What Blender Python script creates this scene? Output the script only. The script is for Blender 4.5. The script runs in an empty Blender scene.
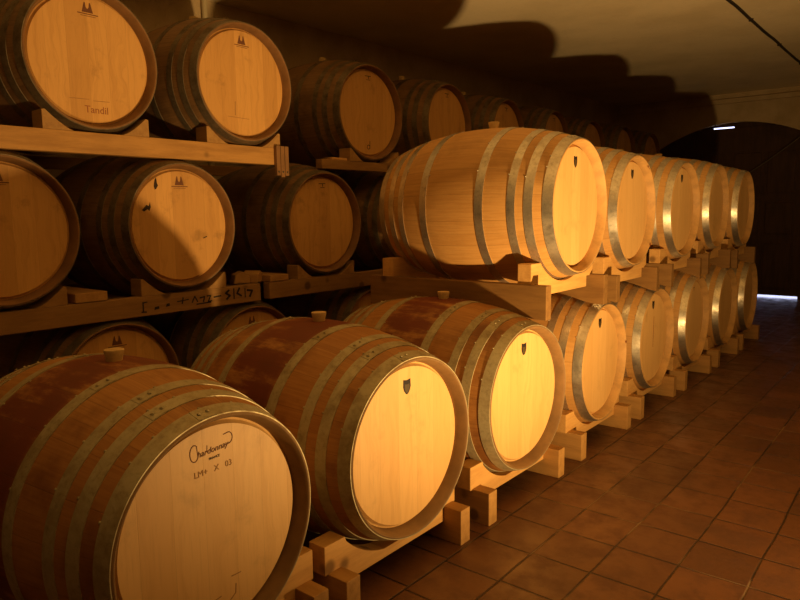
import bpy, bmesh, math, random
from mathutils import Vector, Matrix
random.seed(7)
scene = bpy.context.scene
C = bpy.context.collection
PI = math.pi

# ------------------------------------------------------------------ materials
class N:
    def __init__(s, name):
        s.m = bpy.data.materials.new(name); s.m.use_nodes = True
        s.t = s.m.node_tree; s.t.nodes.clear()
        s.out = s.n('ShaderNodeOutputMaterial')
        s.b = s.n('ShaderNodeBsdfPrincipled')
        s.t.links.new(s.b.outputs[0], s.out.inputs[0])
    def n(s, typ, **kw):
        o = s.t.nodes.new(typ)
        for k, v in kw.items(): setattr(o, k, v)
        return o
    def l(s, a, b): s.t.links.new(a, b)
    def val(s, sock, v):
        if hasattr(v, 'is_linked') or hasattr(v, 'links'): s.l(v, sock)
        else: sock.default_value = v
    def math(s, op, a, b=0.0, c=0.0, clamp=False):
        o = s.n('ShaderNodeMath', operation=op); o.use_clamp = clamp
        s.val(o.inputs[0], a); s.val(o.inputs[1], b); s.val(o.inputs[2], c)
        return o.outputs[0]
    def coords(s):
        return s.n('ShaderNodeTexCoord').outputs['Object']
    def rnd(s):
        return s.n('ShaderNodeObjectInfo').outputs['Random']
    def sep(s, v):
        o = s.n('ShaderNodeSeparateXYZ'); s.l(v, o.inputs[0]); return o.outputs
    def comb(s, x, y, z):
        o = s.n('ShaderNodeCombineXYZ')
        s.val(o.inputs[0], x); s.val(o.inputs[1], y); s.val(o.inputs[2], z); return o.outputs[0]
    def noise(s, v, scale, detail=4, rough=.55, w=None):
        o = s.n('ShaderNodeTexNoise')
        if w is not None:
            o.noise_dimensions = '4D'; s.val(o.inputs['W'], w)
        s.l(v, o.inputs['Vector']); o.inputs['Scale'].default_value = scale
        o.inputs['Detail'].default_value = detail; o.inputs['Roughness'].default_value = rough
        return o.outputs[0]
    def white(s, a, b=0.0):
        o = s.n('ShaderNodeTexWhiteNoise', noise_dimensions='2D')
        s.l(s.comb(a, b, 0.0), o.inputs['Vector']); return o.outputs[0]
    def ramp(s, f, lo, hi, a=0.0, b=1.0, smooth=True):
        o = s.n('ShaderNodeMapRange'); o.interpolation_type = 'SMOOTHSTEP' if smooth else 'LINEAR'
        s.l(f, o.inputs[0]); o.inputs[1].default_value = lo; o.inputs[2].default_value = hi
        o.inputs[3].default_value = a; o.inputs[4].default_value = b
        return o.outputs[0]
    def mix(s, f, a, b, mode='MIX'):
        o = s.n('ShaderNodeMix', data_type='RGBA', blend_type=mode)
        s.val(o.inputs[0], f)
        for k, v in ((6, a), (7, b)):
            if isinstance(v, tuple): o.inputs[k].default_value = (*v, 1)
            else: s.l(v, o.inputs[k])
        return o.outputs[2]
    def bump(s, h, strength=.3, dist=.002):
        o = s.n('ShaderNodeBump'); s.l(h, o.inputs['Height'])
        o.inputs['Strength'].default_value = strength; o.inputs['Distance'].default_value = dist
        s.l(o.outputs[0], s.b.inputs['Normal'])
    def base(s, c):
        if isinstance(c, tuple): s.b.inputs['Base Color'].default_value = (*c, 1)
        else: s.l(c, s.b.inputs['Base Color'])
    def set(s, rough=.6, metal=0.0, spec=.4):
        s.val(s.b.inputs['Roughness'], rough); s.b.inputs['Metallic'].default_value = metal
        s.b.inputs['Specular IOR Level'].default_value = spec
        return s.m

RB, RE, LB = .362, .285, .90      # bilge radius, end radius, barrel length

def mat_staves(name, base, dark, stain=None, dirt=.4, rough=.55):
    """Long staves around the barrel axis (object X, axis at z = RB)."""
    a = N(name); v = a.coords(); x, y, z = a.sep(v); r = a.rnd()
    ang = a.math('ARCTAN2', y, a.math('SUBTRACT', z, RB))
    u = a.math('ADD', a.math('MULTIPLY', ang, 30 / (2 * PI)), 15.0)
    wob = a.math('MULTIPLY', a.math('SINE', a.math('MULTIPLY', u, 2.1)), .25)
    u = a.math('ADD', u, wob)
    idx = a.math('FLOOR', u); fr = a.math('FRACT', u)
    seam = a.math('MINIMUM', fr, a.math('SUBTRACT', 1.0, fr))
    seamm = a.ramp(seam, 0.0, .022, .55, 1.0)
    pv = a.white(idx, a.math('MULTIPLY', r, 97.0))
    grain = a.noise(a.comb(a.math('MULTIPLY', x, 3.0), a.math('MULTIPLY', ang, 22.0), a.math('MULTIPLY', r, 31.0)), 2.2, 5, .65)
    blotch = a.noise(v, 5.5, 4, .6, w=a.math('MULTIPLY', r, 40.0))
    c = a.mix(a.ramp(pv, 0, 1, .0, .32), base, dark)
    c = a.mix(a.ramp(grain, .35, .7, .0, .5), c, dark)
    if stain:
        # wine stain round the bung, between the two bilge hoops
        m = a.math('SUBTRACT', 1.0, a.ramp(a.math('ABSOLUTE', x), .10, .17))
        lng = a.noise(a.comb(a.math('MULTIPLY', x, 4.0), a.math('MULTIPLY', ang, 5.0), a.math('MULTIPLY', r, 19.0)), 1.6, 5, .7)
        m2 = a.math('MULTIPLY', m, a.ramp(a.math('ADD', a.math('ADD', a.math('MULTIPLY', blotch, .4), a.math('MULTIPLY', lng, .6)), a.math('MULTIPLY', a.math('SUBTRACT', pv, .5), .10)), .31, .50))
        extra = a.math('MULTIPLY', a.ramp(blotch, .48, .68), stain[2])
        c = a.mix(a.math('MULTIPLY', a.math('MAXIMUM', m2, extra), stain[1], clamp=True), c, stain[0])
    c = a.mix(a.math('MULTIPLY', a.ramp(blotch, .45, .72), dirt), c, tuple(k * .35 for k in dark))
    c = a.mix(seamm, tuple(k * .35 for k in dark), c)
    a.base(c)
    a.bump(a.math('ADD', a.math('MULTIPLY', seamm, .6), a.math('MULTIPLY', grain, .35)), .5, .0025)
    return a.set(rough, 0, .35)

def mat_head(name, base, dark, streak=.45, smudge=.25):
    """Vertical boards of the barrel head (object Y across, Z up)."""
    a = N(name); v = a.coords(); x, y, z = a.sep(v); r = a.rnd()
    u = a.math('ADD', a.math('MULTIPLY', y, 11.5), a.math('ADD', 20.0, r))
    idx = a.math('FLOOR', u); fr = a.math('FRACT', u)
    seam = a.math('MINIMUM', fr, a.math('SUBTRACT', 1.0, fr))
    seamm = a.ramp(seam, 0.0, .018, 0.0, 1.0)
    pv = a.white(idx, a.math('MULTIPLY', r, 53.0))
    off = a.math('MULTIPLY', pv, 7.0)
    gx = a.math('ADD', a.math('MULTIPLY', y, 26.0), off)
    warp = a.noise(a.comb(a.math('MULTIPLY', y, 6.0), off, a.math('MULTIPLY', z, 3.0)), 1.5, 2)
    g1 = a.noise(a.comb(a.math('ADD', gx, a.math('MULTIPLY', warp, 3.0)), off, a.math('MULTIPLY', z, 1.3)), 1.7, 5, .7)
    g2 = a.noise(a.comb(a.math('MULTIPLY', y, 210.0), off, a.math('MULTIPLY', z, 9.0)), 1.0, 3, .6)
    c = a.mix(a.ramp(pv, 0, 1, 0, .38), base, dark)
    c = a.mix(a.math('MULTIPLY', a.ramp(g1, .42, .75), streak), c, dark)
    c = a.mix(a.math('MULTIPLY', a.ramp(g2, .5, .8), .22), c, tuple(k * .6 for k in dark))
    sm = a.noise(v, 8.0, 5, .65, w=a.math('MULTIPLY', r, 77.0))
    c = a.mix(a.math('MULTIPLY', a.ramp(sm, .56, .74), smudge), c, tuple(k * .4 for k in dark))
    c = a.mix(a.math('MULTIPLY', a.math('SUBTRACT', 1.0, seamm), .22), c, tuple(k * .5 for k in dark))
    a.base(c)
    a.bump(a.math('ADD', a.math('MULTIPLY', seamm, .5), a.math('MULTIPLY', g2, .2)), .35, .001)
    return a.set(.5, 0, .35)

def mat_hoop(name, col, rust, rough=.38, metal=.85, amt=.5):
    a = N(name); v = a.coords(); r = a.rnd()
    n1 = a.noise(v, 14.0, 6, .65, w=a.math('MULTIPLY', r, 60.0))
    n2 = a.noise(v, 70.0, 4, .7)
    c = a.mix(a.math('MULTIPLY', a.ramp(n1, .4, .68), amt), col, rust)
    c = a.mix(a.math('MULTIPLY', a.ramp(n2, .45, .8), .45), c, tuple(k * .5 for k in rust))
    a.base(c)
    a.bump(n2, .15, .001)
    m = a.set(a.ramp(n1, .3, .75, rough, rough + .25), metal, .5)
    return m

def mat_timber(name, base, dark, axis='Y', rough=.65, knots=True):
    a = N(name); v = a.coords(); x, y, z = a.sep(v); r = a.rnd()
    o = a.math('MULTIPLY', r, 31.0)
    if axis == 'Y': vec = a.comb(a.math('ADD', a.math('MULTIPLY', x, 14.0), o), a.math('MULTIPLY', y, 1.6), a.math('MULTIPLY', z, 14.0))
    elif axis == 'X': vec = a.comb(a.math('ADD', a.math('MULTIPLY', x, 1.6), o), a.math('MULTIPLY', y, 14.0), a.math('MULTIPLY', z, 14.0))
    else: vec = a.comb(a.math('ADD', a.math('MULTIPLY', x, 14.0), o), a.math('MULTIPLY', y, 14.0), a.math('MULTIPLY', z, 1.6))
    g = a.noise(vec, 1.6, 6, .7)
    g2 = a.noise(vec, 9.0, 3, .6)
    bl = a.noise(v, 3.2, 3, .5, w=o)
    c = a.mix(a.ramp(g, .38, .68, 0, .6), base, dark)
    c = a.mix(a.math('MULTIPLY', a.ramp(g2, .5, .8), .3), c, dark)
    c = a.mix(a.ramp(bl, .52, .75, 0, .4), c, tuple(k * .7 for k in dark))
    if knots:
        vo = a.n('ShaderNodeTexVoronoi'); vo.inputs['Scale'].default_value = 5.5
        a.l(a.comb(a.math('ADD', x, o), y, z), vo.inputs['Vector'])
        c = a.mix(a.math('MULTIPLY', a.math('SUBTRACT', 1.0, a.ramp(vo.outputs['Distance'], .08, .17)), .8), c, tuple(k * .35 for k in dark))
    a.base(c); a.bump(g2, .3, .0015)
    return a.set(rough, 0, .3)

def mat_plain(name, col, rough=.6, metal=0, noise_amt=.2, scale=20, spec=.4):
    a = N(name); v = a.coords()
    n1 = a.noise(v, scale, 4, .6)
    a.base(a.mix(a.math('MULTIPLY', a.ramp(n1, .35, .7), noise_amt), col, tuple(k * .45 for k in col)))
    return a.set(rough, metal, spec)

M = {}
# honey-coloured oak, fresh on the nearer row, dirtier on the rack, where unlit shade is put into the colour
M['oak_fresh'] = mat_staves('oak_staves_fresh', (.62, .35, .115), (.42, .20, .05), dirt=.3)
M['oak_wine'] = mat_staves('oak_staves_wine_stained', (.48, .235, .065), (.27, .10, .024), stain=((.145, .024, .010), .9, .5), dirt=.4)
M['oak_unlit'] = mat_staves('oak_staves_dirty_unlit', (.30, .17, .07), (.14, .07, .028), dirt=.55)
M['rim_wood'] = mat_plain('chime_wood', (.58, .34, .12), .6, 0, .45, 16)
M['rim_worn'] = mat_plain('chime_wood_worn', (.24, .135, .05), .65, 0, .5, 12)
M['rim_dark'] = mat_plain('chime_wood_dark', (.25, .125, .045), .65, 0, .5, 12)  # darker chime tone for the rack barrels
M['head'] = mat_head('oak_head_boards', (.78, .49, .19), (.60, .33, .105))
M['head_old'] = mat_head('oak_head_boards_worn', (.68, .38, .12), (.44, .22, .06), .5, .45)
M['hoop'] = mat_hoop('galvanised_hoop', (.68, .63, .52), (.34, .26, .16), .30, .92)
M['hoop_worn'] = mat_hoop('tarnished_hoop', (.50, .44, .27), (.24, .16, .07), .5, .45, .6)
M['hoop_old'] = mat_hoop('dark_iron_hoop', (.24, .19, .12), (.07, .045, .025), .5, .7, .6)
M['pine'] = mat_timber('pine_cradle_beam', (.72, .42, .14), (.48, .24, .07), 'Y')
M['pine_x'] = mat_timber('pine_cradle_runner', (.50, .28, .09), (.30, .15, .045), 'X')
M['rail'] = mat_timber('rack_rail_timber', (.50, .27, .08), (.28, .135, .035), 'Y')
M['runner_dark'] = mat_timber('dark_runner_timber', (.27, .145, .045), (.15, .07, .02), 'X')  # darker brown timber for the upper runners
M['rail_shaded'] = mat_timber('rack_rail_timber_shaded', (.36, .20, .065), (.20, .10, .03), 'Y')  # dimmer copy of the rail timber, shade put into its colour
M['block'] = mat_timber('wedge_timber', (.42, .24, .08), (.26, .13, .04), 'X', knots=False)
M['cork'] = mat_plain('pale_bung', (.62, .42, .17), .7, 0, .3, 60)
M['ink'] = mat_plain('black_branding', (.018, .012, .010), .7, 0, .2, 60)
M['ink_brown'] = mat_plain('brown_branding', (.16, .06, .025), .7, 0, .2, 60)
M['ink_faint'] = mat_plain('faded_stamp_ink', (.40, .21, .07), .7, 0, .4, 60)
M['faded_red'] = mat_plain('faded_red_ink', (.36, .12, .04), .7, 0, .4, 60)
M['shield_core'] = mat_plain('shield_centre', (.075, .05, .018), .6, 0, .3, 60)
M['redmark'] = mat_plain('red_wine_mark', (.22, .035, .012), .6, 0, .4, 60)
M['smudge'] = mat_plain('black_mould_smudge', (.04, .022, .012), .9, 0, .4, 90)
M['black_cable'] = mat_plain('black_rubber', (.03, .022, .018), .6, 0, .2, 40)
M['grey_wire'] = mat_plain('grey_wire', (.16, .13, .09), .5, 0, .2, 40)
M['pale_pipe'] = mat_plain('pale_plastic_pipe', (.62, .52, .32), .5, 0, .15, 10)
M['iron'] = mat_plain('iron_fitting', (.10, .08, .06), .5, .6, .4, 30)

def mat_floor():
    a = N('terracotta_tiles'); v = a.coords(); x, y, z = a.sep(v)
    TX, TY = .2058, .2155
    w1 = a.math('MULTIPLY', a.math('SUBTRACT', a.noise(v, 1.7, 2), .5), .02)
    ux = a.math('DIVIDE', a.math('ADD', a.math('ADD', x, w1), .403), TX)
    uy = a.math('DIVIDE', a.math('ADD', a.math('SUBTRACT', y, 2.162), a.math('MULTIPLY', w1, .7)), TY)
    ux = a.math('ADD', ux, 200.0); uy = a.math('ADD', uy, 200.0)
    ix, iy = a.math('FLOOR', ux), a.math('FLOOR', uy)
    # each tile is laid slightly off
    uy = a.math('ADD', uy, a.math('MULTIPLY', a.math('SUBTRACT', a.white(ix, 3.0), .5), .10))
    iy = a.math('FLOOR', uy)
    fx, fy = a.math('FRACT', ux), a.math('FRACT', uy)
    ex = a.math('MINIMUM', fx, a.math('SUBTRACT', 1.0, fx)); ey = a.math('MINIMUM', fy, a.math('SUBTRACT', 1.0, fy))
    e = a.math('MINIMUM', ex, ey)
    edge = a.ramp(a.math('ADD', e, a.math('MULTIPLY', a.math('SUBTRACT', a.noise(v, 45.0, 3), .5), .014)), .004, .024)
    pv = a.white(ix, iy); pv2 = a.white(a.math('ADD', ix, 37.0), iy)
    n1 = a.noise(v, 9.0, 5, .65); n2 = a.noise(v, 34.0, 4, .6); n3 = a.noise(v, 2.3, 3, .5)
    c = a.mix(a.ramp(pv, 0, 1, 0, .8, False), (.145, .060, .024), (.225, .095, .038))
    c = a.mix(a.ramp(pv2, .55, 1, 0, .55, False), c, (.10, .045, .02))
    c = a.mix(a.ramp(n1, .40, .68, 0, .75), c, (.10, .038, .017))
    c = a.mix(a.ramp(n3, .45, .7, 0, .45), c, (.09, .042, .022))
    c = a.mix(a.ramp(n2, .58, .8, 0, .5), c, (.045, .022, .012))
    # grout: mostly dark dirt, in places pale mortar
    gm = a.ramp(a.noise(v, 2.6, 3, .6), .50, .62)
    grout = a.mix(gm, (.03, .018, .011), (.22, .14, .07))
    c = a.mix(edge, grout, c)
    a.base(c)
    h = a.math('ADD', a.math('MULTIPLY', edge, 1.0), a.math('ADD', a.math('MULTIPLY', n1, .55), a.math('MULTIPLY', pv2, .5)))
    a.bump(h, .7, .006)
    return a.set(a.ramp(n1, .35, .7, .30, .58), 0, .5)
M['floor'] = mat_floor()

def mat_plaster(name, c1, c2, scale=3.0, bs=.5, bd=.01):
    a = N(name); v = a.coords()
    n1 = a.noise(v, scale, 5, .6); n2 = a.noise(v, 28.0, 5, .7); n3 = a.noise(v, 90.0, 3, .6)
    c = a.mix(a.ramp(n1, .35, .7), c1, c2)
    c = a.mix(a.ramp(n2, .55, .8, 0, .3), c, tuple(k * .6 for k in c2))
    a.base(c)
    a.bump(a.math('ADD', n2, a.math('MULTIPLY', n3, .4)), bs, bd)
    return a.set(.9, 0, .15)
M['ceiling'] = mat_plaster('rough_ceiling_plaster', (.88, .75, .50), (.76, .64, .41), 1.6, .35, .012)
M['wall'] = mat_plaster('ochre_stucco', (.66, .51, .30), (.50, .37, .20), 2.5, .6, .012)
M['dark_wall'] = mat_plaster('dark_stone_wall', (.16, .11, .07), (.10, .07, .045), 2.5, .6, .012)
M['door'] = mat_timber('dark_door_wood', (.085, .040, .018), (.035, .017, .008), 'Z', .6, False)
M['outside'] = mat_plain('outdoor_paving', (.75, .75, .78), .9, 0, .1, 4)

# ------------------------------------------------------------------ helpers
def obj(name, bm, mat, parent=None, smooth=False, mats=None, flat_angle=None):
    me = bpy.data.meshes.new(name); bm.normal_update(); bm.to_mesh(me); bm.free()
    for m in (mats or [mat]): me.materials.append(m)
    if smooth:
        for p in me.polygons: p.use_smooth = True
        me.set_sharp_from_angle(angle=math.radians(flat_angle or 35))
    o = bpy.data.objects.new(name, me); C.objects.link(o)
    if parent: o.parent = parent
    return o
def tag(o, label=None, cat=None, group=None, kind=None):
    if label: o['label'] = label
    if cat: o['category'] = cat
    if group: o['group'] = group
    if kind: o['kind'] = kind
    return o
def empty(name, loc, rz=0):
    o = bpy.data.objects.new(name, None); C.objects.link(o)
    o.location = loc; o.rotation_euler = (0, 0, rz); o.empty_display_size = .1
    return o
def box(bm, x0, x1, y0, y1, z0, z1, bev=.003):
    r = bmesh.ops.create_cube(bm, size=1)
    for v in r['verts']:
        v.co = Vector((x0 + (v.co.x + .5) * (x1 - x0), y0 + (v.co.y + .5) * (y1 - y0), z0 + (v.co.z + .5) * (z1 - z0)))
    if bev:
        es = list({e for v in r['verts'] for e in v.link_edges})
        bmesh.ops.bevel(bm, geom=es, offset=bev, segments=2, affect='EDGES', profile=.6)
def prism(bm, pts, axis, a, b, bev=.0):
    """extrude a closed 2D outline along X, Y or Z"""
    def P(p, t):
        return {'X': (t, p[0], p[1]), 'Y': (p[0], t, p[1]), 'Z': (p[0], p[1], t)}[axis]
    f0 = [bm.verts.new(P(p, a)) for p in pts]; f1 = [bm.verts.new(P(p, b)) for p in pts]
    n = len(pts); faces = [bm.faces.new(f0), bm.faces.new(f1[::-1])]
    for i in range(n):
        faces.append(bm.faces.new((f0[i], f1[i], f1[(i + 1) % n], f0[(i + 1) % n])))
    bmesh.ops.recalc_face_normals(bm, faces=faces)
    if bev:
        es = [e for e in {e for v in f0 + f1 for e in v.link_edges} if e.calc_face_angle(0) > .6]
        bmesh.ops.bevel(bm, geom=es, offset=bev, segments=2, affect='EDGES', profile=.6)
def lathe(bm, prof, seg=96, zc=0.0, close=False, mat=0, matf=None):
    """profile (x, r) turned round the X axis at height zc"""
    rings = []
    for x, r in prof:
        rings.append([bm.verts.new((x, r * math.sin(2 * PI * k / seg), zc + r * math.cos(2 * PI * k / seg))) for k in range(seg)])
    n = len(rings)
    for i in range(n if close else n - 1):
        A, B = rings[i], rings[(i + 1) % n]
        for k in range(seg):
            f = bm.faces.new((A[k], B[k], B[(k + 1) % seg], A[(k + 1) % seg]))
            f.material_index = matf(i) if matf else mat
    return rings
def tube(bm, pts, r, seg=10):
    pts = [Vector(p) for p in pts]; rings = []
    for i, p in enumerate(pts):
        t = (pts[min(i + 1, len(pts) - 1)] - pts[max(i - 1, 0)]).normalized()
        q = t.to_track_quat('Z', 'Y')
        rings.append([bm.verts.new(p + q @ Vector((r * math.cos(2 * PI * k / seg), r * math.sin(2 * PI * k / seg), 0))) for k in range(seg)])
    for A, B in zip(rings, rings[1:]):
        for k in range(seg): bm.faces.new((A[k], A[(k + 1) % seg], B[(k + 1) % seg], B[k]))
    bm.faces.new(rings[0][::-1]); bm.faces.new(rings[-1])

def rad(d):                      # barrel radius at distance d from an end
    t = (d - LB / 2) / (LB / 2)
    return RE + (RB - RE) * (1 - abs(t) ** 2.1)

# ------------------------------------------------------------------ barrel parts (front head towards +X, axis at z = RB)
HOOPS = [(.003, .043), (.080, .115), (.150, .183), (.288, .325)]
HX = LB / 2
def body_mesh(name, wood, rim):
    bm = bmesh.new()
    # mirrored outline: inner croze -> chime -> outer skin -> other chime
    xs = [HX - d for d in (.058, .050, .004)]
    prof = [(HX - .060, .2560), (HX - .058, .2635), (HX - .008, .2735), (HX - .001, .2790), (HX, .2815), (HX - .002, RE)]
    inner = 5
    N_ = 44
    for i in range(1, N_):
        d = LB * i / N_; prof.append((HX - d, rad(d)))
    prof += [(-x, r) for x, r in [(HX - .002, RE), (HX, .2815), (HX - .001, .2790), (HX - .008, .2735), (HX - .058, .2635), (HX - .060, .2560)]]
    last = len(prof) - 1
    lathe(bm, prof, 120, RB, matf=lambda i: 1 if (i < 5 or i >= last - 5) else 0)
    bmesh.ops.recalc_face_normals(bm, faces=bm.faces)
    me = bpy.data.meshes.new(name)
    # ends are closed by the heads, so outward means away from the stave core
    cx = sum(f.normal.dot((f.calc_center_median() - Vector((f.calc_center_median().x, 0, RB))).normalized()) * f.calc_area() for f in bm.faces)
    if cx < 0: bmesh.ops.reverse_faces(bm, faces=bm.faces)
    bm.to_mesh(me); bm.free()
    me.materials.append(wood); me.materials.append(rim)
    for p in me.polygons: p.use_smooth = True
    me.set_sharp_from_angle(angle=math.radians(30))
    return me
def disc_mesh(name, sgn, mat, bar=False):
    bm = bmesh.new()
    x1 = sgn * (HX - .036); x0 = sgn * (HX - .060)
    lathe(bm, [(x0, .0001), (x0, .2585), (sgn * (HX - .050), .2655), (sgn * (HX - .048), .2600), (x1, .2525), (x1, .0001)], 96, RB)
    bmesh.ops.remove_doubles(bm, verts=bm.verts, dist=.0003)
    bmesh.ops.recalc_face_normals(bm, faces=bm.faces)
    me = bpy.data.meshes.new(name); bm.to_mesh(me); bm.free(); me.materials.append(mat)
    for p in me.polygons: p.use_smooth = True
    me.set_sharp_from_angle(angle=math.radians(20))
    return me
def dome(bm, p, n, r):
    q = n.to_track_quat('Z', 'Y'); top = bm.verts.new(p + n * r * .8); prev = None
    R1 = [bm.verts.new(p + q @ Vector((r * math.cos(k * PI / 3), r * math.sin(k * PI / 3), 0))) for k in range(6)]
    R2 = [bm.verts.new(p + q @ Vector((.7 * r * math.cos(k * PI / 3), .7 * r * math.sin(k * PI / 3), r * .55))) for k in range(6)]
    for k in range(6):
        bm.faces.new((R1[k], R1[(k + 1) % 6], R2[(k + 1) % 6], R2[k])); bm.faces.new((R2[k], R2[(k + 1) % 6], top))
def hoop_mesh(name, d0, d1, sgn, mat, seed):
    rng = random.Random(seed)
    bm = bmesh.new(); t = .0022
    k = 4; ds = [d0 + (d1 - d0) * i / k for i in range(k + 1)]
    outer = [(sgn * (HX - d), rad(d) + t) for d in ds]
    inner = [(sgn * (HX - d), rad(d) - .001) for d in ds[::-1]]
    lathe(bm, outer + inner, 120, RB, close=True)
    # overlapping lap with two rivets near the top, and the small nails that hold the hoop
    a0 = rng.uniform(-.5, .5); da = .16
    prev = None
    for j in range(9):
        an = a0 + da * j / 8
        ring = []
        for d in (ds[0] + .001, ds[-1] - .001):
            R = rad(d) + t * 1.5
            ring.append(bm.verts.new((sgn * (HX - d), R * math.sin(an), RB + R * math.cos(an))))
        R = rad(ds[-1]) - .0; 
        if prev: bm.faces.new((prev[0], prev[1], ring[1], ring[0]))
        if j in (0, 8):
            low = [bm.verts.new((v.co.x, (v.co.y) * .99, RB + (v.co.z - RB) * .99)) for v in ring]
            bm.faces.new((ring[0], ring[1], low[1], low[0]))
        prev = ring
    dm = (d0 + d1) / 2
    for an in (a0 + .04, a0 + .12):
        R = rad(dm) + t * 2; nrm = Vector((0, math.sin(an), math.cos(an)))
        dome(bm, Vector((sgn * (HX - dm), R * nrm.y, RB + R * nrm.z)), nrm, .0048)
    for j in range(7):
        an = -1.1 + j * .34 + rng.uniform(-.09, .09); dd = d1 + .0035
        R = rad(dd); nrm = Vector((0, math.sin(an), math.cos(an)))
        dome(bm, Vector((sgn * (HX - dd), R * nrm.y, RB + R * nrm.z)), nrm, .0042)
    bmesh.ops.recalc_face_normals(bm, faces=bm.faces)
    me = bpy.data.meshes.new(name); bm.to_mesh(me); bm.free(); me.materials.append(mat)
    for p in me.polygons: p.use_smooth = True
    me.set_sharp_from_angle(angle=math.radians(35))
    return me
def bung_mesh(mat):
    bm = bmesh.new()
    prof = [(-.006, .0001), (-.006, .020), (.010, .0225), (.026, .0265), (.030, .0255), (.031, .0001)]
    rings = []
    for h, r in prof:
        rings.append([bm.verts.new((r * math.cos(2 * PI * k / 24) + .012, r * math.sin(2 * PI * k / 24), 2 * RB + h)) for k in range(24)])
    for A, B in zip(rings, rings[1:]):
        for k in range(24): bm.faces.new((A[k], A[(k + 1) % 24], B[(k + 1) % 24], B[k]))
    bmesh.ops.remove_doubles(bm, verts=bm.verts, dist=.0003)
    bmesh.ops.recalc_face_normals(bm, faces=bm.faces)
    me = bpy.data.meshes.new('bung'); bm.to_mesh(me); bm.free(); me.materials.append(mat)
    for p in me.polygons: p.use_smooth = True
    me.set_sharp_from_angle(angle=math.radians(40))
    return me

def child(name, me, parent):
    o = bpy.data.objects.new(name, me); C.objects.link(o); o.parent = parent; return o
def make_set(kind, wood, rim, head, hoop):
    s = dict(body=body_mesh('staves_' + kind, M[wood], M[rim]), fh=disc_mesh('head_' + kind, 1, M[head]), bh=disc_mesh('rear_head_' + kind, -1, M[head]))
    s['hoops'] = []
    for sg in (1, -1):
        for i, (a, b) in enumerate(HOOPS):
            s['hoops'].append(hoop_mesh('hoop_' + kind, a, b, sg, M[hoop], hash((kind, i, sg)) if False else i * 7 + (3 if sg > 0 else 0) + len(kind)))
    s['bung'] = bung_mesh(M['cork'])
    return s
SETS = dict(fresh=make_set('fresh', 'oak_fresh', 'rim_wood', 'head', 'hoop'),
            wine=make_set('wine', 'oak_wine', 'rim_worn', 'head', 'hoop_worn'),
            old=make_set('old', 'oak_unlit', 'rim_dark', 'head_old', 'hoop_old'))
def barrel(kind, xf, y, zc, yaw, label, group, roll=0.0):
    """xf: x of the front rim, zc: axis height"""
    e = empty('wine_barrel', (xf - HX * math.cos(yaw), y - HX * math.sin(yaw), zc - RB), yaw)
    tag(e, label, 'barrel', group)
    s = SETS[kind]
    child('staves', s['body'], e)
    child('barrel_head', s['fh'], e); child('barrel_head', s['bh'], e)
    for h in s['hoops']: child('hoop', h, e)
    child('bung', s['bung'], e)
    return e

# ------------------------------------------------------------------ markings on heads: thin inked shapes just proud of the wood
XH = HX - .036 + .0008
def flat(polys, name, mat, parent, oy=0, oz=0, s=1, th=.0006, shear=0, x=XH):
    bm = bmesh.new()
    for P in polys:
        pts = [(oy + s * (a + shear * b), oz + RB + s * b) for a, b in P]
        prism(bm, pts, 'X', x - th, x)
    return obj(name, bm, mat, parent)
def stroke(pts, w):
    """polyline -> list of quads"""
    out = []
    for (a, b), (c, d) in zip(pts, pts[1:]):
        L = math.hypot(c - a, d - b) or 1; nx, ny = -(d - b) / L * w / 2, (c - a) / L * w / 2
        ex, ey = (c - a) / L * w * .3, (d - b) / L * w * .3
        out.append([(a - ex + nx, b - ey + ny), (a - ex - nx, b - ey - ny), (c + ex - nx, d + ey - ny), (c + ex + nx, d + ey + ny)])
    return out
def shield(e, z=.190, s=1.0):
    out = [(-.017, .024), (0, .021), (.017, .024), (.018, 0), (.014, -.012), (.007, -.021), (0, -.025), (-.007, -.021), (-.014, -.012), (-.018, 0)]
    sh = flat([out], 'shield_mark', M['ink'], e, 0, z, s)
    inn = [(a * .66, b * .60 - .005) for a, b in out]
    flat([inn], 'shield_centre', M['shield_core'], sh, 0, z, s, .0006, x=XH + .0005)
def arcpts(cx, cz, rx, rz, a0, a1, n=10):
    return [(cx + rx * math.cos(a0 + (a1 - a0) * i / n), cz + rz * math.sin(a0 + (a1 - a0) * i / n)) for i in range(n + 1)]
def text_mesh(s, size, name, mat, parent, oy, oz, shear=0.0, rot=0.0, x=XH, face='X'):
    cu = bpy.data.curves.new(name, 'FONT'); cu.body = s; cu.size = size; cu.align_x = 'CENTER'; cu.align_y = 'CENTER'
    cu.shear = shear; cu.extrude = .0003; cu.resolution_u = 3
    t = bpy.data.objects.new(name, cu); C.objects.link(t)
    dg = bpy.context.evaluated_depsgraph_get(); dg.update()
    me = bpy.data.meshes.new_from_object(t.evaluated_get(dg))
    bpy.data.objects.remove(t)
    ca, sa = math.cos(rot), math.sin(rot)
    for v in me.vertices:
        a, b, c = v.co; a, b = a * ca - b * sa, a * sa + b * ca
        v.co = (x + c, oy + a, oz + b)
    me.materials.clear(); me.materials.append(mat)
    o = bpy.data.objects.new(name, me); C.objects.link(o); o.parent = parent
    return o
def tower_mark(e, z=.205, s=1.0, mat='ink_brown'):
    P = [[(-.024, -.016), (-.013, .024), (-.009, .024), (-.006, .004), (0, -.002), (.006, .004), (.009, .024), (.013, .024), (.024, -.016)]]
    P += stroke([(-.042, -.022), (.044, -.022)], .0035)
    P += stroke([(-.030, -.030), (.034, -.030)], .0018)
    flat(P, 'brand_mark', M[mat], e, 0, z, s)
def bar_mark(e, z=.215, s=1.0):
    P = stroke([(-.024, .008), (.026, .010)], .004) + stroke([(.004, .009), (.006, -.006)], .005) + stroke([(-.012, -.014), (.020, -.013)], .003)
    flat(P, 'brand_mark', M['ink'], e, 0, z, s)

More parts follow.
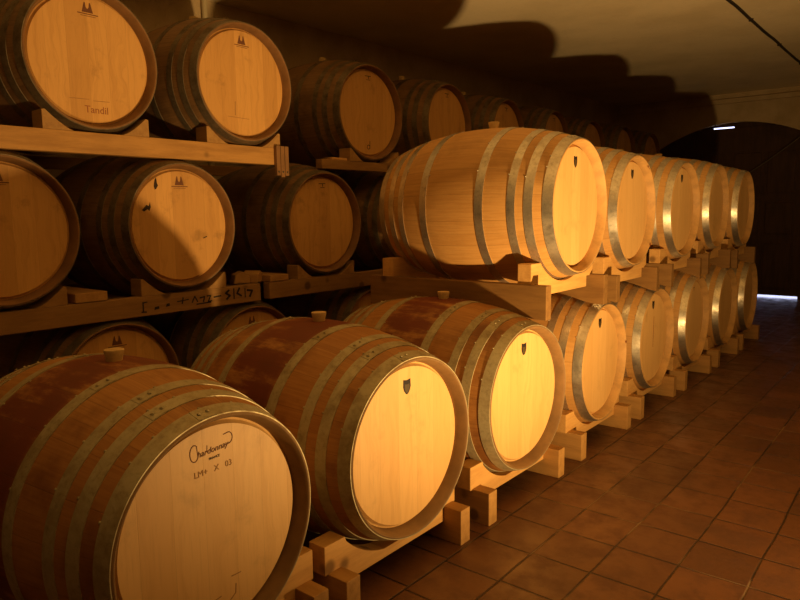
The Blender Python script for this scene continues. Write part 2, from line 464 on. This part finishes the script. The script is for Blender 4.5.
# ------------------------------------------------------------------ cradles
def cradle(yc, base, rh, upper, label, group, xr=0.0, xb=None):
    """two runners along X carrying two notched cross beams along Y; xf = front rim plane of its barrel"""
    xf = -1.262 + min(xr, 0)
    e = empty('barrel_cradle', (xf - HX, yc, base)); tag(e, label, 'cradle', group)
    zc = (BZ if not upper else UZ) - base                 # barrel axis above the cradle base
    for sg in (1, -1):
        d = .05 + .033                                     # distance of beam centre from the rim plane
        xa = sg * (HX - d) ; x0, x1 = xa - .032, xa + .032
        rn = max(rad(d - .032), rad(d + .032)) + .003      # notch radius fits the staves
        top, cen, endb = rh + .085, rh - .055, rh - .004
        W = .305 if upper else .325
        pts = [(-W, endb), (-W + .068, endb), (-W + .068, cen), (W - .068, cen), (W - .068, endb), (W, endb), (W, top), (W - .085, top)]
        ya = math.sqrt(max(rn * rn - (zc - top) ** 2, .0001))
        ya = min(ya, W - .09)
        a1 = math.asin(min(1, ya / rn))
        arc = [(rn * math.sin(t), zc - rn * math.cos(t)) for t in [a1 - 2 * a1 * i / 16 for i in range(17)]]
        arc = [(a, max(b, cen + .03)) for a, b in arc]
        pts += arc + [(-(W - .085), top), (-W, top)]
        bm = bmesh.new(); prism(bm, pts, 'X', x0, x1, .003)
        obj('notched_beam', bm, M['pine'], e)
    for s2 in (1, -1):
        yr = s2 * (.292 if upper else .285); xe = HX + .022; ht = .022 if upper else .028
        if upper:
            # underside hollowed to sit on the lower barrels
            n = 20; low = []
            for i in range(n + 1):
                x = xe - 2 * xe * i / n; d = HX - abs(x)
                h = rad(max(d, 0)) + .003 if d >= 0 else RE + .003
                h = math.sqrt(h * h - .085 ** 2) if h > .3 else h - .012
                low.append((x, max(BZ + h - base, 0.0)))
            pts = [(xe, rh), (-xe, rh)] + low[::-1]
            pts = [(xe, rh), (-xe, rh)] + [(x, z) for x, z in low[::-1]]
        else:
            pts = [(xe, rh), (-xe, rh), (-xe, 0), (xe, 0)]
        bm = bmesh.new(); prism(bm, pts, 'Y', yr - ht, yr + ht, .0025)
        obj('runner', bm, M['runner_dark' if upper else 'pine_x'], e)
    return e

BZ, UZ = .417, 1.160
FLOOR_Z = 0.0
# ------------------------------------------------------------------ near stack, floor tier
G1 = 'barrels on the floor tier beside the aisle'
B = [(-1.280, .905, .405, .035, 'wine', 'foremost floor barrel, dark wine-stained staves, cursive lettering stamped on its pale head'),
     (-1.256, 1.612, .417, -.035, 'wine', 'wine-stained floor barrel second from the front, dark shield mark on its pale head'),
     (-1.240, 2.335, .419, -.045, 'wine', 'bright floor barrel third from the front, just below and left of the nearest upper barrel'),
     (-1.267, 3.152, .410, .015, 'fresh', 'clean oak floor barrel fourth from the front, small red knot on its right rim'),
     (-1.272, 3.933, .410, -.005, 'fresh', 'floor barrel fifth from the front with a thin red drip down its head'),
     (-1.262, 4.695, .420, .015, 'fresh', 'floor barrel sixth from the front, third from the far end of the aisle row'),
     (-1.265, 5.500, .415, .01, 'fresh', 'floor barrel seventh from the front, next to last before the dark door'),
     (-1.270, 6.266, .418, .03, 'fresh', 'last and farthest floor barrel of the aisle row, beside the strip of daylight')]
ORD = ['first', 'second', 'third', 'fourth', 'fifth', 'sixth', 'seventh', 'eighth', 'ninth']
near = []
for i, (xf, y, z, yw, kd, lab) in enumerate(B):
    e = barrel(kd, xf, y, z, yw, lab, G1); near.append(e)
    if 0 < i < 5: shield(e)
    elif i == 5: flat(stroke([(-.014, .01), (.012, .012)], .004) + stroke([(0, .01), (.002, -.01)], .004), 'brand_mark', M['ink_brown'], e, 0, .20)
    cradle(y - (.03 if i == 1 else 0), 0.0, .125, False,
           'low pine cradle on the tiles under the %s floor barrel from the front' % ORD[i], 'pine cradles on the tile floor', xf + 1.26)
# lettering on the first barrel
e = near[0]
lg = flat(stroke(arcpts(-.054, .002, .012, .020, .9, 5.6, 12), .0022) + stroke([(-.047, .017), (-.044, -.010)], .0016) +
          stroke([(-.018, .012), (-.019, -.004)], .0015) +
          stroke([(.030, .026), (.044, .028)] + arcpts(.044, .014, .012, .014, 1.5, -1.5, 10) + [(.030, -.002)], .0022), 'logo', M['ink_brown'], e, .005, .198)
text_mesh('hardonnay', .021, 'cursive_lettering', M['ink_brown'], e, .002, RB + .196, .35, .06)
text_mesh('FRANCE', .0085, 'small_lettering', M['ink'], e, .006, RB + .176, .0, .04)
text_mesh('LM+   X   03', .021, 'faded_stamp', M['ink_faint'], e, .002, RB + .148, .0, .02)
for P in ([(.040, -.140), (.068, -.141)], [(-.020, -.180), (.006, -.177)], [(.052, -.165), (.050, -.188), (.028, -.203)]):
    flat(stroke(P, .0025), 'scratch_mark', M['ink_faint'], e)
flat(stroke([(.018, .120), (.016, -.015)], .0035) + stroke([(.015, -.015), (.017, -.060)], .002), 'red_drip', M['redmark'], near[4], 0, 0)
flat([[(.255, .040), (.262, .046), (.267, .036), (.260, .030)]], 'red_knot', M['redmark'], near[3], .008, .02, x=HX + .0008)

# ------------------------------------------------------------------ near stack, upper tier
G2 = 'barrels on the upper tier beside the aisle'
U = [(-1.235, 2.765, 1.168, .02, 'nearest and largest-looking barrel of the upper tier, whole honey-coloured side and eight hoops visible'),
     (-1.282, 3.563, 1.146, .008, 'second barrel of the upper tier, shield mark and small red spots on its rim'),
     (-1.274, 4.380, 1.148, -.01, 'third barrel of the upper tier, middle one of five, shield mark near its top'),
     (-1.278, 5.165, 1.165, .02, 'fourth barrel of the upper tier, bright glint on its silver end hoop, no shield visible'),
     (-1.265, 5.912, 1.150, .005, 'last upper-tier barrel, standing against the darkness of the arched door')]
for i, (xf, y, z, yw, lab) in enumerate(U):
    e = barrel('fresh', xf, y, z, yw, lab, G2)
    if i < 3: shield(e)
    if i == 1:
        flat([[(.130, .232), (.137, .240), (.142, .232), (.136, .224)], [(.150, .222), (.155, .226), (.158, .219)], [(.20, -.185), (.212, -.178), (.216, -.192), (.205, -.198)]],
             'red_knot', M['redmark'], e, x=HX + .0008)
    base = z - .458
    UZ = z
    cradle(y, base, .140, True, 'pine cradle resting on lower barrels, carrying the %s upper barrel from the front' % ORD[i], 'pine cradles between the two tiers', xf + 1.26)

# ------------------------------------------------------------------ back rack: barrels on rails, three tiers
GT, GM, GL = 'barrels on the top tier of the back rack', 'barrels on the middle tier of the back rack', 'barrels on the bottom tier of the back rack'
T = [(-2.810, 1.460, 1.802, .007), (-2.781, 2.225, 1.806, -.02), (-2.832, 3.228, 1.768, -.026), (-2.820, 4.061, 1.763, .04),
     (-2.829, 4.910, 1.757, .06), (-2.828, 5.760, 1.758, .05), (-2.835, 6.602, 1.750, .007), (-2.827, 7.440, 1.765, .002), (-2.83, 8.29, 1.76, .0)]
TL = ['large top-rack barrel at the upper left corner, twin-peak mark and faint scrawl at the bottom',
      'lit top-rack barrel second from the left, twin-peak mark, against the stucco wall',
      'dim top-rack barrel third from the left, with a small dark letter near its bottom',
      'dim top-rack barrel fourth from the left, half behind the nearest upper-tier barrel',
      'dim top-rack barrel fifth from the left, just above the pale bung',
      'dim top-rack barrel sixth from the left', 'dim top-rack barrel seventh from the left, in deep shade',
      'dim top-rack barrel eighth from the left, above the second upper-tier barrel', 'farthest top-rack barrel, almost lost in the dark corner']
tops = []
for (xf, y, z, yw), lab in zip(T, TL):
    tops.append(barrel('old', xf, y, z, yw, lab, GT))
tower_mark(tops[0]); tower_mark(tops[1])
text_mesh('Tandil', .042, 'faded_stamp', M['faded_red'], tops[0], .012, RB - .205, 0, 0)
flat(stroke([(-.10, 0), (-.02, .002)], .002) + stroke([(.0, -.002), (.07, 0)], .002), 'scratch_line', M['ink_faint'], tops[0], 0, -.165)
flat(stroke([(-.10, 0), (.03, -.003)], .002) + stroke([(-.055, .01), (-.052, .075)], .004), 'scratch_line', M['ink_faint'], tops[1], 0, -.170)
for t in tops[2:6]: bar_mark(t)
flat(stroke(arcpts(0, -.012, .012, .013, 0, 2 * PI, 14), .004) + stroke([(.013, .026), (.012, -.022)], .004), 'painted_letter', M['ink'], tops[2], -.004, -.195)

MM = [(-2.772, 1.040, 1.100, -.008), (-2.778, 1.829, 1.102, .03), (-2.793, 2.770, 1.098, -.009), (-2.80, 3.62, 1.10, 0), (-2.80, 4.46, 1.10, .01),
      (-2.80, 5.31, 1.10, 0), (-2.80, 6.16, 1.10, 0), (-2.80, 7.01, 1.10, .01), (-2.80, 7.86, 1.10, 0)]
ML = ['middle-rack barrel cut by the left edge of the view, twin-peak mark', 'middle-rack barrel with a bright wedge of light and black blotches on its head',
      'dim middle-rack barrel third from the left, just left of the aisle stack', 'shadowed middle-rack barrel fourth from the left, mostly hidden by the nearest upper-tier barrel']
HID = 'barrel deep in shadow behind the aisle stack'
mids = []
for i, (xf, y, z, yw) in enumerate(MM):
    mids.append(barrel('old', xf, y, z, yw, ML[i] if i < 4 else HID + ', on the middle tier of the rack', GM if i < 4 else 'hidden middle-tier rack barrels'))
tower_mark(mids[0]); tower_mark(mids[1]); bar_mark(mids[2])
for P in ([(-.186, .118), (-.176, .128), (-.165, .122), (-.158, .140), (-.155, .118), (-.163, .100), (-.172, .108), (-.190, .098), (-.200, .104)],
      [(-.134, .212), (-.128, .240), (-.120, .252), (-.117, .226), (-.112, .215), (-.122, .200), (-.130, .196)],
      [(.118, -.030), (.140, -.022), (.142, -.026), (.120, -.034)]):
    flat([P], 'mould_blotch', M['smudge'], mids[1], 0, -.03)
LL = [(-2.80, 1.486, .395, .0), (-2.80, 2.235, .388, 0), (-2.82, 3.22, .39, 0), (-2.82, 4.06, .39, 0), (-2.82, 4.9, .39, 0), (-2.82, 5.76, .39, 0), (-2.82, 6.6, .39, 0), (-2.82, 7.44, .39, 0), (-2.82, 8.29, .39, 0)]
for i, (xf, y, z, yw) in enumerate(LL):
    lab = ['bottom-rack barrel peeping over the foremost floor barrel', 'bottom-rack barrel peeping up behind the second floor barrel'][i] if i < 2 else HID + ', on the bottom tier of the rack'
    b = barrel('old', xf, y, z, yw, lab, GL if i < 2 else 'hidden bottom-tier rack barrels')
    if i < 2: tower_mark(b)

# rails of the rack
def rail1(x0, x1, y0, y1, z0, z1, label, group, mat='rail', name='rack_rail', cat='rail', rz=0):
    bm = bmesh.new(); cx, cy = (x0 + x1) / 2, (y0 + y1) / 2
    box(bm, x0 - cx, x1 - cx, y0 - cy, y1 - cy, 0, z1 - z0, .004)
    o = obj(name, bm, M[mat]); o.location = (cx, cy, z0); o.rotation_euler.z = rz
    return tag(o, label, cat, group)
GR = 'timber rails of the back rack'
R1 = rail1(-2.865, -2.815, .30, 2.475, 1.412, 1.500, 'lit knotty rail under the two leftmost top-rack barrels', GR)
rail1(-2.868, -2.818, 2.765, 5.35, 1.408, 1.462, 'thin shaded rail under the third top-rack barrel', GR, 'rail_shaded')
rail1(-2.868, -2.818, 5.40, 8.75, 1.408, 1.462, 'thin rail in the dark under the farthest top-rack barrels', GR)
R2 = rail1(-2.853, -2.803, .25, 2.275, .700, .790, 'long rail with black stencilled scribble, under the two leftmost middle-rack barrels', GR, 'rail_shaded')
rail1(-2.853, -2.803, 2.335, 5.2, .700, .790, 'shaded rail under the third middle-rack barrel', GR, 'rail_shaded')
rail1(-2.853, -2.803, 5.25, 8.4, .700, .790, 'rail hidden in shadow under the far middle-rack barrels', GR, 'rail_shaded')
rail1(-2.868, -2.818, .8, 8.8, .0, .085, 'floor rail in the dark under the bottom-rack barrels, aisle side', GR)
for z0, z1, y1 in ((1.400, 1.462, 8.75), (.700, .790, 8.4), (.0, .085, 8.8)):
    rail1(-3.70, -3.65, .3, y1, z0, z1, 'rail hidden at the wall side of the back rack', 'wall-side rack rails')
# black stencilled characters on the middle rail, one mesh each
GL_ = [stroke([(0, 0), (0, .045)], .006) + stroke([(0, .043), (.020, .045)], .005) + stroke([(-.008, .002), (.014, 0)], .006),
       [[(.055, .005), (.080, .008), (.078, .020), (.058, .018)]], [[(.115, .012), (.135, .016), (.132, .028), (.118, .026)]],
       stroke([(.175, .030), (.235, .034)], .005) + stroke([(.200, .018), (.206, .045)], .006),
       stroke([(.255, .018), (.270, .045), (.285, .018)], .006), stroke([(.30, .035), (.325, .038), (.318, .015)], .007),
       stroke([(.34, .04), (.36, .04), (.345, .012), (.366, .014)], .006), stroke([(.380, .03), (.42, .033)], .007), stroke([(.28, .006), (.36, .008)], .006),
       stroke([(.47, .055), (.450, .042), (.475, .028), (.455, .012)], .010), stroke([(.50, .01), (.50, .06)], .007),
       stroke([(.535, .06), (.52, .035), (.545, .02)], .010), stroke([(.57, .055), (.57, .010)], .006), stroke([(.585, .045), (.615, .040), (.60, .012)], .011)]
for S in GL_:
    bm = bmesh.new()
    for P in S: prism(bm, [(a - .45 + .79, b + .018) for a, b in P], 'X', .025, .0262)
    obj('stencil_mark', bm, M['ink'], R2)

# wedges under the rack barrels
def wedge(x, y, z, side, h, w, label, group, d=.09):
    """side +1: block stands on the far (+Y) side of its barrel"""
    n = 6
    pts = [(0, 0), (w, 0), (w, h * .96), (w * .90, h)]
    for i in range(1, n): 
        t = i / n; pts.append((w * .90 * (1 - t), h * (1 - t) ** 1.35))
    pts = [(a * side, b) for a, b in pts]
    if side < 0: pts = pts[::-1]
    bm = bmesh.new(); prism(bm, pts, 'X', -d, 0, .002)
    o = obj('wedge_block', bm, M['block']); o.location = (x, y, z)
    return tag(o, label, 'wedge', group)
def seat(zc, zt, w):
    """offset and height so the slope just clears the barrel"""
    return math.sqrt(max(.305 ** 2 - (zc - zt - .005) ** 2, 0))
for i, (xf, y, z, yw) in enumerate(T[:6]):
    zt = 1.500 if i < 2 else 1.462
    for s_ in (-1, 1):
        side = 'right' if s_ > 0 else 'left'
        wedge(-2.815, y + s_ * .105, zt, s_, .078, .125, '%s wedge block under the %s top-rack barrel from the left' % (side, ORD[i]), 'wedges on the top rail')
for i, (xf, y, z, yw) in enumerate(MM[:3]):
    for s_ in (-1, 1):
        if i == 0 and s_ < 0: continue
        side = 'right' if s_ > 0 else 'left'
        wedge(-2.803, y + s_ * .105, .790, s_, .078, .125, '%s wedge block under the %s middle-rack barrel from the left' % (side, ORD[i]), 'wedges on the middle rail')
# loose boards and blocks on the rails
rail1(-3.25, -2.80, 1.30, 1.44, .792, .832, 'short board lying on the middle rail between the two leftmost barrels', 'offcuts on the rack', 'pine_x', 'wood_offcut', 'board')
rail1(-3.05, -2.80, 2.34, 2.47, .792, .826, 'board end beside the broken pieces left of the third middle-rack barrel', 'offcuts on the rack', 'pine_x', 'wood_offcut', 'board')
for k, (x, y, z, a) in enumerate([(-2.88, 2.29, .792, .5), (-2.90, 2.215, .792, -.4)]):
    bm = bmesh.new(); prism(bm, [(-.04, 0), (.045, 0), (.05, .03), (.012, .062), (-.03, .045)], 'X', -.05, .04, .004)
    o = obj('broken_block', bm, M['block']); o.location = (x, y, z); o.rotation_euler.z = a
    tag(o, ['broken lump of wood on the middle rail, nearer the right board', 'broken lump of wood on the middle rail, nearer the lit barrel'][k], 'wood block', 'broken lumps on the middle rail')
rail1(-2.90, -2.83, 2.86, 2.99, 1.463, 1.478, 'small pale shim under the left side of the third top-rack barrel', 'offcuts on the rack', 'pine', 'wood_shim', 'shim')
# upright cleat closing the end of the lit rail
cl = empty('rail_cleat', (-2.813, 2.45, 1.355)); tag(cl, 'dark ribbed wooden cleat over the end of the lit top rail', 'cleat')
bm = bmesh.new()
for k in range(3): box(bm, .0, .022, -.042 + k * .029, -.016 + k * .029, .0 - .008 * (k % 2), .155, .003)
obj('slat', bm, M['rim_dark'], cl)
bm = bmesh.new()
for k in range(3):
    dome(bm, Vector((.022, -.029 + k * .029, .02)), Vector((1, 0, 0)), .006)
obj('nail', bm, M['iron'], cl)
# short cross board tucked beneath the lit rail
rail1(-3.3, -2.87, 1.50, 1.63, 1.476, 1.496, 'thin cross board tucked behind the lit top rail', 'offcuts on the rack', 'pine_x', 'wood_offcut', 'board')

# ------------------------------------------------------------------ room
XW, XR, YF, YB = -3.85, 1.9, 9.7, -1.6
def cz(y): return 2.565 + .010 * (y - 3)
def struct(name, bm, mat, parent=None, **kw):
    o = obj(name, bm, mat, parent, **kw)
    if not parent: o['kind'] = 'structure'
    return o
bm = bmesh.new(); box(bm, XW - .25, XR + .1, YB - .1, YF + .06, -.12, 0, 0); struct('floor', bm, M['floor'])
bm = bmesh.new()
prism(bm, [(YB - .1, cz(YB)), (YF + .3, cz(YF)), (YF + .3, cz(YF) + .2), (YB - .1, cz(YB) + .2)], 'X', XW - .25, XR + .1); struct('ceiling', bm, M['ceiling'])
def xw(y): return -3.93 + .018 * (y - 3)
bm = bmesh.new()
prism(bm, [(xw(YB), YB - .1), (xw(YF + .2), YF + .3), (xw(YF) - .3, YF + .3), (xw(YB) - .3, YB - .1)], 'Z', 0, 2.9); struct('wall_left', bm, M['wall'])
bm = bmesh.new(); box(bm, XR, XR + .15, YB - .1, YF + .3, 0, 2.9, 0); struct('wall_right', bm, M['dark_wall'])
bm = bmesh.new(); box(bm, XW - .2, XR, YB - .15, YB, 0, 2.9, 0); struct('wall_back', bm, M['dark_wall'])
# far wall with the low arched doorway
AX, AK, AT, AW = -2.25, .31, 2.262, 1.02
def arch(x, off=0): return AT + off - AK * (x - AX) ** 2
bm = bmesh.new()
n = 24; xs = [AX - AW + 2 * AW * i / n for i in range(n + 1)]
prism(bm, [(XW - .2, 0), (AX - AW, 0), (AX - AW, 2.9), (XW - .2, 2.9)], 'Y', YF, YF + .25)
prism(bm, [(AX + AW, 0), (XR, 0), (XR, 2.9), (AX + AW, 2.9)], 'Y', YF, YF + .25)
prism(bm, [(x, arch(x)) for x in xs] + [(AX + AW, 2.9), (AX - AW, 2.9)], 'Y', YF, YF + .25)
struct('wall_far', bm, M['wall'])
# plaster ledge where far wall and ceiling meet
bm = bmesh.new(); box(bm, XW, XR, YF - .05, YF, 2.50, 2.56, .01); struct('trim_1', bm, M['wall'])
# double door, leaves stop short of the arch and of the floor
DY0, DY1 = YF + .12, YF + .17
dt = 2.19
d1 = bpy.data.objects.new('door_1', None); C.objects.link(d1); d1.location = (AX, YF + .02, 0); d1['kind'] = 'structure'
def leaf(x0, x1, zb, zt, knob=None):
    bm = bmesh.new()
    def top(x): return min(zt, arch(x) + .01)
    m = 10; pts = [(x0 - AX, zb), (x1 - AX, zb)] + [(x1 - AX - (x1 - x0) * i / m, top(x1 - (x1 - x0) * i / m)) for i in range(m + 1)]
    prism(bm, pts, 'Y', 0, .05)
    # raised panels between stiles and rails
    w = (x1 - x0)
    for r0, r1 in ((.12, .70), (.82, 1.22), (1.34, 1.86)):
        for c0, c1 in ((.12, .46), (.54, .88)):
            a, b = x0 - AX + w * c0, x0 - AX + w * c1
            box(bm, a, b, -.016, .004, r0, r1, .012)
            box(bm, a - .02, b + .02, -.006, .002, r0 - .02, r1 + .02, .003)
    l_ = obj('door_leaf', bm, M['door'], d1)
    return l_
xl = -2.36
leaf(AX - AW - .01, xl + .002, 0.0, dt)
lf = leaf(xl, -1.437, .034, dt)
bm = bmesh.new(); box(bm, -1.440 - AX, AW + .02, -.01, .06, .0, 2.2, .003)
obj('door_post', bm, M['door'], d1)
bm = bmesh.new(); tube(bm, [(xl + .07 - AX, -.03, 1.0), (xl + .07 - AX, -.055, 1.03), (xl + .07 - AX, -.055, 1.13), (xl + .07 - AX, -.03, 1.16)], .008)
obj('door_handle', bm, M['iron'], lf)
# boards filling the arch above the leaves, with one open slot
bm = bmesh.new()
def infill(x0, x1, z0):
    m = 10
    prism(bm, [(x0 - AX, z0), (x1 - AX, z0)] + [(x1 - AX - (x1 - x0) * i / m, max(arch(x1 - (x1 - x0) * i / m) + .02, z0 + .001)) for i in range(m + 1)], 'Y', .05, .09)
infill(AX - .6, -2.545, 2.10); obj('arch_board', bm, M['door'], d1)
bm = bmesh.new(); infill(-2.285, AX + .6, 2.10); obj('arch_board', bm, M['door'], d1)
bm = bmesh.new(); infill(-2.56, -2.27, 2.215); obj('arch_board', bm, M['door'], d1)
# ground outside the door
bm = bmesh.new(); box(bm, -6, 3, YF + .06, YF + 6, -.12, -.002, 0); struct('ground_outside', bm, M['outside'])
# conduit on the ceiling
bm = bmesh.new(); pts = []
for i in range(60):
    y = -1.2 + i * (9.66 + 1.2) / 59; pts.append((-1.300 + .003 * math.sin(i * .9), y, cz(y) - .010 - .002 * math.sin(i * 1.7)))
tube(bm, pts, .011, 8)
cd = obj('ceiling_cable', bm, M['black_cable'], smooth=True); tag(cd, 'dark electric cable clipped straight along the ceiling above the aisle', 'cable')
for k in range(9):
    y = .4 + k * 1.1; bm = bmesh.new(); box(bm, -1.316, -1.284, y - .008, y + .008, cz(y) - .021, cz(y) + .001, .002)
    obj('cable_clip', bm, M['black_cable'], cd)
# thin wire slanting down across the door
bm = bmesh.new()
A, Bp = Vector((-1.10, 9.62, 2.36)), Vector((-2.20, 9.62, 1.50))
pts = [A.lerp(Bp, i / 16) + Vector((0, 0, -.04 * math.sin(PI * i / 16))) for i in range(17)]
tube(bm, pts, .006, 6)
tag(obj('hanging_wire', bm, M['grey_wire'], smooth=True), 'thin grey wire slanting down in front of the dark arched door', 'wire')
# pale pipe down the left wall
bm = bmesh.new(); yp = 2.80; tube(bm, [(xw(yp) + .022, yp, .05 + i * (cz(yp) - .06) / 12) for i in range(13)], .019, 16)
pp = obj('wall_pipe', bm, M['pale_pipe'], smooth=True); tag(pp, 'pale vertical pipe on the stucco wall behind the second top-rack barrel', 'pipe')

# ------------------------------------------------------------------ light
def lamp(name, typ, loc, energy, col, **kw):
    L = bpy.data.lights.new(name, typ); L.energy = energy; L.color = col
    for k, v in kw.items(): setattr(L, k, v)
    o = bpy.data.objects.new(name, L); C.objects.link(o); o.location = loc
    return o
WARM = (1.0, .60, .215)
sp = lamp('aisle_floor_lamp', 'SPOT', (.16, 1.99, .115), 365, WARM, spot_size=math.radians(165), spot_blend=1.0, shadow_soft_size=.035)
d = Vector((-.47, .27, 1.0)).normalized()
sp.rotation_euler = d.to_track_quat('-Z', 'Y').to_euler()
lamp('cellar_fill_lamp', 'POINT', (-1.0, -.9, 1.9), 4, (1.0, .55, .18), shadow_soft_size=.25)  # added soft fill behind the camera, no fixture there

w = bpy.data.worlds.new('sky'); scene.world = w; w.use_nodes = True
bg = w.node_tree.nodes['Background']; bg.inputs[0].default_value = (.62, .66, 1.0, 1); bg.inputs[1].default_value = 3.4

# ------------------------------------------------------------------ camera
f, yaw, pit, rol = 673.4006, .683989298, .128807946, -.0127869475
F = Vector((-math.sin(yaw) * math.cos(pit), math.cos(yaw) * math.cos(pit), -math.sin(pit)))
Rt = Vector((math.cos(yaw), math.sin(yaw), 0)); Up = Rt.cross(F)
rv = Rt * math.cos(rol) + Up * math.sin(rol); uv = -Rt * math.sin(rol) + Up * math.cos(rol)
cam = bpy.data.cameras.new('camera'); co = bpy.data.objects.new('camera', cam); C.objects.link(co)
m = Matrix((rv, uv, -F)).transposed().to_4x4(); m.translation = Vector((0, 0, 1.15))
co.matrix_world = m
cam.sensor_width = 36; cam.lens = f / 800 * 36; cam.clip_start = .05
scene.camera = co
vs = scene.view_settings; vs.view_transform = 'Standard'; vs.look = 'None'; vs.gamma = 1; vs.use_curve_mapping = False
vs.exposure = 0.0
